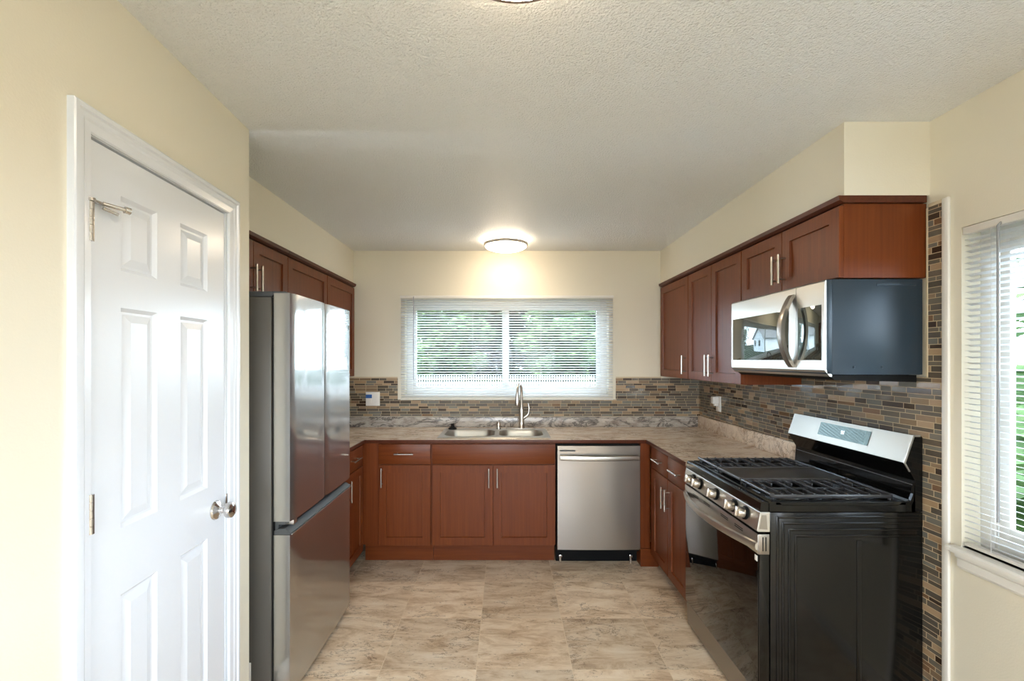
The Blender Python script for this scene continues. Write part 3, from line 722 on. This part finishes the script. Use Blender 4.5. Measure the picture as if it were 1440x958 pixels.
m = MB(); m.loft(rings); obj('handle', m, 'steel_x', d1, smooth=True)
m = MB(); m.box(1.478, 1.635, Y0 - .0003, Y0 + .0025, 1.795, 1.806, .001); obj('vent_slot', m, 'micro_side', mw)
for xx in (1.388, 1.50, 1.352):
    if xx < 1.36: continue
    m = MB(); m.lathe((xx, Y0 + .002, 1.47), [(0, .004), (.003, .004), (.0045, .002), (.005, 0)], (0, -1, 0), 14); obj('screw', m, 'micro_side', mw)

# ------------------------------------------------------------------ gas range
rg = thing('gas_range', 'black and stainless gas range with five knobs on the right', 'gas range', (1.35, 2.21, 0))
y0, y1 = 1.835, 2.590
obj('body', MB().box(1.058, XR - .035, y0 + .004, y1 - .004, .02, .885), 'black_gloss', rg)
for k, (xx, yy) in enumerate(((1.10, 1.88), (1.10, 2.54), (1.58, 1.88), (1.58, 2.54))):
    m = MB(); m.cyl((xx, yy, .0005), (xx, yy, .02), .014, 12); obj('leveling_foot', m, 'black', rg)
# embossed side panels: nested ridges
def side_panel(ya, yb):
    m = MB(); m.box(1.056, XR - .012, min(ya, yb), max(ya, yb), .022, .890, .0015)
    s = -1 if yb < ya or ya < 2.2 else 1; yo = ya if s < 0 else yb
    for xx, zz in ((1.084, .872), (1.106, .847), (1.131, .822), (1.156, .797)):
        for (a0, a1, b0, b1) in ((xx, XR - .025, zz - .005, zz + .005), (xx - .005, xx + .005, .03, zz + .005)):
            m.box(a0, a1, yo - .003 if s < 0 else yo, yo if s < 0 else yo + .003, b0, b1, .0025)
    m.box(1.40, 1.42, yo - .0015, yo, .05, .78, .0012) if s < 0 else None
    return m
obj('side_panel', side_panel(1.8345, 1.8385), 'black_gloss', rg); obj('side_panel', MB().box(1.056, XR - .03, 2.5865, 2.5905, .022, .89, .0015), 'black_gloss', rg)
# cooktop pan
m = MB(); m.prism([(1.052, .893), (1.052, .925), (1.062, .933), (1.090, .933), (1.105, .918), (1.565, .918), (1.580, .930), (1.610, .930), (1.610, .893)], 1, y0, y1)
m.box(1.075, 1.60, y0, y0 + .028, .917, .934, .004); m.box(1.075, 1.60, y1 - .028, y1, .917, .934, .004)
obj('cooktop', m, 'black_gloss', rg, smooth=False)
# slanted black apron over the control panel, then the control panel
m = MB(); m.prism([(1.051, .932), (1.026, .932), (1.020, .927), (1.017, .897), (1.017, .892), (1.051, .892)], 1, y0 + .003, y1 - .003); obj('cooktop_front', m, 'black_gloss', rg, smooth=False)
m = MB(); m.prism([(1.016, .891), (1.002, .818), (1.008, .812), (1.055, .812), (1.055, .891)], 1, y0, y1, .002); cp = obj('control_panel', m, 'steel_soft', rg, smooth=False)
m = MB(); m.prism([(1.022, .880), (1.012, .825), (1.044, .822), (1.040, .880)], 1, y0 - .0012, y0); obj('end_cap', m, 'steel_x', cp, smooth=False)
nx = Vector((-1, 0, .19)).normalized()
for ky in (2.470, 2.385, 2.205, 2.030, 1.935):
    base = Vector((1.0088, ky, .856))
    k = MB(); k.lathe(base, [(0, 0), (.028, 0), (.028, .006), (.024, .009), (.0, .009)], nx, 28); kb = obj('knob_ring', k, 'black', cp)
    k = MB(); k.lathe(base + nx * .009, [(.022, 0), (.023, .004), (.0215, .026), (.0185, .030), (0, .030)], nx, 28); kk = obj('knob', k, 'nickel', cp)
    k = MB(); up = nx.cross(Vector((0, 1, 0))).normalized(); c0 = base + nx * .039
    MM = Matrix.Translation(c0) @ Matrix((( nx.x, 0, up.x, 0), (nx.y, 1, up.y, 0), (nx.z, 0, up.z, 0), (0, 0, 0, 1)))
    k.M = MM; k.box(-.006, .007, -.0045, .0045, -.020, .020, .002); obj('knob_grip', k, 'nickel', kk)
# oven door
od = obj('oven_door', MB().box(1.014, 1.054, y0 + .002, y1 - .002, .150, .803, .003), 'black_gloss', rg)
m = MB(); m.box(1.0115, 1.0137, y0 + .010, y1 - .006, .155, .716, .0008); obj('door_glass', m, 'black_glass', od)
m = MB(); m.box(1.008, 1.0135, y0 + .004, y1 - .004, .722, .800, .002); obj('door_band', m, 'steel_soft', od)
m = MB(); m.box(1.010, 1.052, y0 - .0006, y0 + .0016, .722, .803, .0008); ec = obj('end_cap', m, 'steel_x', od)
m = MB()
for xx in (1.026, 1.038): m.box(xx - .0022, xx + .0022, y0 - .0012, y0 - .0007, .736, .792)
obj('end_vent', m, 'black', ec)
for cy in (1.99, 2.12, 2.305, 2.44):
    m = MB()
    for zz in (.772, .780): m.box(1.0072, 1.0079, cy - .035, cy + .035, zz - .0016, zz + .0016)
    obj('vent_slot', m, 'black', od)
n = 28; rings = []
for i in range(n + 1):
    t_ = i / n; y = y0 + .006 + (y1 - y0 - .012) * t_; bow = 1 - (2 * t_ - 1) ** 2; x = 1.006 - .058 * bow; z = .752
    rings.append([(x - .005, y, z - .014), (x - .008, y, z), (x - .005, y, z + .014), (x + .008, y, z + .016), (x + .008, y, z - .016)])
m = MB(); m.loft(rings); hd = obj('handle', m, 'steel_soft', od, smooth=True)
m = MB(); m.box(1.0095, 1.0113, y0 + .012, y0 + .030, .690, .712, .0003); obj('sticker', m, 'white_plastic', od)
obj('drawer_gap', MB().box(1.045, 1.0575, y0 + .01, y1 - .01, .03, .15), 'black', rg)
m = MB(); m.prism([(1.024, .022), (1.020, .040), (1.020, .142), (1.026, .146), (1.044, .146), (1.044, .022)], 1, y0 + .003, y1 - .003); obj('warming_drawer', m, 'steel_x', rg, smooth=False)
# backguard
def bg_profile(): return [(1.628, 1.197), (1.592, 1.088), (1.612, 1.054), (1.634, 1.016), (1.628, .935), (1.620, .917), (1.620, .893), (XR - .012, .893), (XR - .012, 1.190), (1.655, 1.197)]
m = MB(); m.prism(bg_profile(), 1, y0 + .0005, y1 - .0005); m.prism([(1.634, 1.012), (1.626, .965), (1.616, .936), (1.590, .921), (1.560, .918), (1.560, .893), (1.634, .893)], 1, y0 + .0005, y0 + .012); bgd = obj('backguard', m, 'black_gloss', rg, smooth=False)
def slant(a, bb, off, ya, yb, name, mat, par, th=.002):
    (xa, za), (xb, zb) = a, bb; d = Vector((xb - xa, 0, zb - za)).normalized(); nn = Vector((d.z, 0, -d.x))
    if nn.x > 0: nn = -nn
    p = [(xa + nn.x * off, za + nn.z * off), (xb + nn.x * off, zb + nn.z * off), (xb + nn.x * (off + th), zb + nn.z * (off + th)), (xa + nn.x * (off + th), za + nn.z * (off + th))]
    m = MB(); m.prism(p, 1, ya, yb); return obj(name, m, mat, par, smooth=False)
slant((1.628, 1.197), (1.592, 1.088), .0001, y0 + .001, y1 - .001, 'face_plate', 'steel_plate', bgd)
ds = slant((1.6215, 1.180), (1.601, 1.118), .0022, 2.035, 2.360, 'clock_display', 'display', bgd, .0008)
# digits on the clock: 90
pa, pb = Vector((1.6215, 0, 1.180)), Vector((1.601, 0, 1.118)); dd = (pb - pa).normalized(); nn = Vector((dd.z, 0, -dd.x)); nn = nn if nn.x < 0 else -nn
SEG = {'9': 'abcfgd', '0': 'abcdef'}
m = MB(); W_, H_ = .0085, .016
m.M = Matrix.Translation(pa + dd * .022 + nn * .0035 + Vector((0, 2.207, 0))) @ Matrix(((0, dd.x, nn.x, 0), (-1, 0, 0, 0), (0, dd.z, nn.z, 0), (0, 0, 0, 1)))
for i, ch in enumerate('90'):
    ox = i * .0125; t_ = .0016
    S = {'a': (0, W_, 0, t_), 'g': (0, W_, H_ / 2 - t_ / 2, H_ / 2 + t_ / 2), 'd': (0, W_, H_ - t_, H_), 'f': (0, t_, 0, H_ / 2), 'e': (0, t_, H_ / 2, H_), 'b': (W_ - t_, W_, 0, H_ / 2), 'c': (W_ - t_, W_, H_ / 2, H_)}
    for q in SEG[ch]: a = S[q]; m.box(ox + a[0], ox + a[1], a[2], a[3], 0, .0004)
obj('digits', m, 'digit', ds)
# bright end cap line of the backguard
m = MB(); pf = [(1.655, 1.1985), (1.6265, 1.1985), (1.589, 1.088), (1.610, 1.0515), (1.6145, 1.054), (1.596, 1.088), (1.631, 1.192), (1.655, 1.192)]
m.prism(pf, 1, y0 - .0005, y0 + .004); obj('end_trim', m, 'steel_soft', bgd, smooth=False)
m = MB(); m.tube([(1.6325, y0 + .01, .998), (1.6325, y1 - .01, .998)], .0018, 8); obj('seam_bead', m, 'griddle', bgd)
# burners
for bx, by, br in ((1.205, 1.975, .050), (1.455, 1.975, .040), (1.205, 2.450, .045), (1.455, 2.450, .036), (1.33, 2.2125, .05)):
    m = MB(); m.lathe((bx, by, .9182), [(0, 0), (br + .012, 0), (br + .012, .004), (br, .008), (br * .9, .014), (0, .014)], seg=28); bb = obj('burner', m, 'nickel', rg)
    m = MB(); m.lathe((bx, by, .9325), [(0, 0), (br * .85, 0), (br * .85, .005), (br * .7, .008), (0, .008)], seg=28); obj('burner_cap', m, 'iron', bb)
# grates
def grate(ya, yb):
    m = MB(); r = .006; zt = .952; xa, xb = 1.078, 1.568
    m.tube([(xa, ya, zt), (xa, yb, zt)], .0085, 10); m.box(xb - .012, xb, ya, yb, zt - .012, zt + .004, .003)
    m.box(xa, xb, ya, ya + .010, zt - .014, zt + .002, .003); m.box(xa, xb, yb - .010, yb, zt - .014, zt + .002, .003)
    ym = (ya + yb) / 2; k = 0; x = xa + .042
    m.box(xa, xb, ym - .004, ym + .004, zt - .012, zt - .001, .002)
    while x < xb - .02:
        if k % 2 == 0: m.box(x - .0035, x + .0035, ya + .004, yb - .004, zt - .010, zt + .006, .002)
        else: m.box(x - .0035, x + .0035, ya + .004, ya + .078, zt - .010, zt + .006, .002); m.box(x - .0035, x + .0035, yb - .078, yb - .004, zt - .010, zt + .006, .002)
        x += .0445; k += 1
    for xx in (xa + .008, xb - .008):
        for yy in (ya + .008, yb - .008): m.cyl((xx, yy, .933 if xx < 1.1 else .931), (xx, yy, zt), .007, 10)
    m.box((xa + xb) / 2 - .004, (xa + xb) / 2 + .004, ya, yb, zt - .012, zt, .002)
    return m
obj('grate', grate(1.862, 2.092), 'iron', rg); obj('grate', grate(2.334, 2.562), 'iron', rg)
m = MB(); m.box(1.084, 1.562, 2.100, 2.326, .945, .955, .004); m.tube([(1.076, 2.100, .953), (1.076, 2.326, .953)], .0085, 10)
for xx in (1.085, 1.56):
    for yy in (2.11, 2.316): m.cyl((xx, yy, .934), (xx, yy, .946), .007, 10)
m.box(1.084, 1.562, 2.100, 2.106, .954, .959, .002); m.box(1.084, 1.562, 2.320, 2.326, .954, .959, .002)
obj('griddle', m, 'griddle', rg)

# ------------------------------------------------------------------ blinds
def blind(label, kind, a0, a1, z0, z1, plane, tilt, pitch=.0213):
    c = thing('window_blind', label, 'blind', ((a0 + a1) / 2, plane, z0) if kind == 'back' else (plane, (a0 + a1) / 2, z0), 'window blinds')
    # local: x along, y depth (positive to the outside), z up
    if kind == 'back': Mx = Matrix.Translation((0, plane, 0))
    else: Mx = Matrix.Translation((plane, 0, 0)) @ Matrix(((0, 1, 0, 0), (1, 0, 0, 0), (0, 0, 1, 0), (0, 0, 0, 1)))
    m = MB(Mx); m.box(a0, a1, -.014, .014, z1 - .026, z1, .002); obj('head_rail', m, 'white_plastic', c)
    m = MB(Mx); m.box(a0 + .003, a1 - .003, -.013, .013, z0, z0 + .012, .004); obj('bottom_rail', m, 'white_plastic', c)
    m = MB(Mx); z = z0 + .026; hw = .0125
    while z < z1 - .032:
        t = bmesh.new(); n = 4; up = []; lo = []
        for i in range(n + 1):
            s_ = -1 + 2 * i / n; yy = s_ * hw; cz = .0022 * (1 - s_ * s_)
            Y = yy * math.cos(tilt) - cz * math.sin(tilt); Z = yy * math.sin(tilt) + cz * math.cos(tilt)
            up.append((Y, Z))
        prev = None
        for Y, Z in up:
            cur = (t.verts.new((a0 + .004, Y, z + Z)), t.verts.new((a1 - .004, Y, z + Z)))
            if prev: t.faces.new([prev[0], prev[1], cur[1], cur[0]])
            prev = cur
        m._merge(t); z += pitch
    so = obj('slats', m, 'slat', c, smooth=True); sm = so.modifiers.new('thickness', 'SOLIDIFY'); sm.thickness = .0004
    L = a1 - a0
    for f_ in ((.06, .34, .66, .94) if L > 1.2 else (.1, .5, .9)):
        for yy in (-.0132, .0132):
            m = MB(Mx); m.cyl((a0 + L * f_, yy, z0 + .01), (a0 + L * f_, yy, z1 - .02), .0008, 6); obj('ladder_cord', m, 'chain', c)
    return c, Mx
bb, Mx = blind('wide white mini blind over the back window above the sink', 'back', -.903, .925, 1.155, 2.050, YB - .020, R(-19))
m = MB(Mx); m.cyl((-.787, -.020, 1.33), (-.787, -.020, 2.03), .003, 8); m.cyl((-.787, -.020, 2.03), (-.787, -.012, 2.04), .003, 8); obj('tilt_wand', m, 'wand', bb)
bb, Mx = blind('white mini blind over the right-hand window beside the range', 'right', RY0 + .006, RY1 - .006, .822, RZ1 - .002, XR + .012, R(-14))
m = MB(Mx); m.cyl((1.555, -.022, .95), (1.555, -.022, 1.955), .0042, 8); m.cyl((1.555, -.022, 1.955), (1.555, -.012, 1.965), .004, 8); obj('tilt_wand', m, 'wand', bb)
bb['label'] = 'tall white mini blind in the right-hand window beside the range, seen at an angle'

# ------------------------------------------------------------------ ceiling lights
def ceiling_light(x, y, label):
    c = thing('ceiling_light', label, 'ceiling light', (x, y, H), 'flush ceiling lights')
    m = MB(); m.lathe((x, y, H), [(0, -.001), (.135, -.001), (.135, -.014), (0, -.014)], seg=48); obj('base_plate', m, 'white_plastic', c)
    m = MB(); m.lathe((x, y, H), [(.161, -.030), (.171, -.030), (.173, -.040), (.171, -.054), (.163, -.054), (.161, -.045)] + [(.161, -.030)], seg=56); obj('ring', m, 'nickel', c)
    m = MB(); m.lathe((x, y, H), [(.140, -.015), (.150, -.024), (.158, -.032), (.160, -.056), (.148, -.066), (.12, -.077), (.08, -.085), (.04, -.089), (0, -.090)], seg=56); obj('diffuser', m, 'lamp', c)
ceiling_light(0.002, 3.60, 'lit round flush ceiling light above the sink by the back wall')
ceiling_light(0.028, .974, 'lit round flush ceiling light cut off by the top edge of the photo')

# ------------------------------------------------------------------ outdoors
struct('ground', MB().box(-60, 60, YB + .16, 90, -.36, -.30), 'lawn')
struct('ground_side', MB().box(XR + .14, 60, -40, YB + .15, -.36, -.30), 'lawn')
struct('ground_rear', MB().box(-60, XR + .13, -40, YR - .13, -.36, -.30), 'lawn')
fe = thing('picket_fence', 'white picket fence across the lawn beyond the back window', 'fence', (0, 30, -.3))
for zz in (-.08, .2):
    m = MB(); m.box(-7.3, 7.3, 30.03, 30.07, zz, zz + .06); obj('rail', m, 'fence', fe)
first = None
for i in range(90):
    x = -7.2 + i * .16
    if first is None:
        m = MB(); m.prism([(x - .028, -.295), (x + .028, -.295), (x + .028, .44), (x, .50), (x - .028, .44)], 1, 30.0, 30.025); first = obj('picket', m, 'fence', fe)
    else:
        o = first.copy(); C.objects.link(o); o.location.x = first.location.x + i * .16
def tree(name, label, cat, x, y, hgt, wid, n, leaf, lsz, mat, trunk=True, group=None):
    rnd = random.Random(int(x * 100 + y)); c = thing(name, label, cat, (x, y, -.3), group)
    vs, fs = [], []; blobs = []
    cz = -.3 + hgt * (.47 if trunk else .5)
    for k in range(44):
        a = rnd.uniform(0, 6.28); rr = rnd.uniform(0, .8) * wid; blobs.append((x + rr * math.cos(a), y + rr * math.sin(a), cz + rnd.uniform(-.42, .36) * hgt, rnd.uniform(.2, .36) * wid))
    for k in range(n):
        bx = blobs[k % 44]; u = rnd.gauss(0, 1), rnd.gauss(0, 1), rnd.gauss(0, 1); L = math.sqrt(sum(q * q for q in u)) or 1; rr = bx[3] * rnd.uniform(.7, 1.05)
        p = Vector((bx[0] + u[0] / L * rr, bx[1] + u[1] / L * rr, max(-.2, bx[2] + u[2] / L * rr * .8)))
        q = Matrix.Rotation(rnd.uniform(0, 6.28), 3, 'Z') @ Matrix.Rotation(rnd.uniform(-.9, .9), 3, 'X'); s_ = lsz * rnd.uniform(.6, 1.3)
        i0 = len(vs)
        for dx, dy in ((-.5, 0), (0, -.3), (.6, 0), (0, .3)): vs.append(p + q @ Vector((dx * s_, dy * s_, .06 * s_ * (1 if dx else 0))))
        fs.append((i0, i0 + 1, i0 + 2, i0 + 3))
    me = bpy.data.meshes.new('foliage'); base = Vector((x, y, -.3)); me.from_pydata([v - base for v in vs], [], fs); me.materials.append(M[mat])
    o = bpy.data.objects.new('foliage', me); C.objects.link(o); o.parent = c
    if trunk:
        m = MB(); m.tube([(x, y, -.3), (x + .05, y, .9), (x - .05, y, cz)], .2, 10, [.22, .17, .08]); obj('trunk', m, 'bark', c)
GT = 'trees beyond the back lawn'
tree('leafy_tree', 'pale green leafy tree at the far left of the back window view', 'tree', -9.8, 47, 9, 5.2, 15000, 1, .5, 'leaf', True, GT)
tree('leafy_tree', 'leafy tree behind the left half of the picket fence', 'tree', -4.8, 38.5, 8, 3.9, 12000, 1, .45, 'leaf', True, GT)
tree('leafy_tree', 'dark leafy tree straight behind the window mullion', 'tree', .2, 47, 9.5, 5.2, 15000, 1, .5, 'leaf_dark', True, GT)
tree('leafy_tree', 'leafy tree behind the right half of the picket fence', 'tree', 4.8, 38.5, 8, 3.9, 12000, 1, .45, 'leaf', True, GT)
tree('leafy_tree', 'tall distant tree filling the gap left of the window mullion', 'tree', -5.2, 60, 11, 6, 12000, 1, .6, 'leaf', True, GT)
tree('leafy_tree', 'tall distant tree filling the gap right of the window mullion', 'tree', 5.6, 60, 11, 6, 12000, 1, .6, 'leaf', True, GT)
tree('leafy_tree', 'dark leafy tree at the far right of the back window view', 'tree', 10.2, 47, 9, 5.2, 15000, 1, .5, 'leaf_dark', True, GT)
tree('hedge_shrub', 'dark hedge shrub behind the left half of the fence', 'shrub', -4.2, 32.2, 2.2, 1.6, 5000, 1, .34, 'leaf_dark', False, 'shrubs behind the fence')
tree('hedge_shrub', 'dark hedge shrub behind the right half of the fence', 'shrub', 4.2, 32.2, 2.2, 1.6, 5000, 1, .34, 'leaf_dark', False, 'shrubs behind the fence')
tree('leafy_tree', 'green tree seen through the right-hand blind', 'tree', 7.0, 4.2, 6, 2.4, 3000, 1, .26, 'leaf')
hs = thing('neighbor_house', 'white neighbouring house with grey gabled roof, mirrored in the microwave', 'house', (-11, 18, -.3))
m = MB(); m.box(-14.5, -8.0, 16, 22, -.3, 2.4); m.prism([(16, 2.4), (22, 2.4), (19, 4.4)], 0, -14.4, -8.1); obj('walls', m, 'siding', hs)
m = MB()
for s in (-1, 1):
    m.prism([(19, 4.45), (19, 4.60), (19 + s * 3.5, 2.25), (19 + s * 3.5, 2.10)], 0, -14.9, -7.6)
obj('roof', m, 'roof', hs)
for yy in (17.6, 20.2):
    m = MB(); m.box(-8.02, -7.95, yy, yy + .9, .8, 1.9); obj('window', m, 'black_glass', hs)
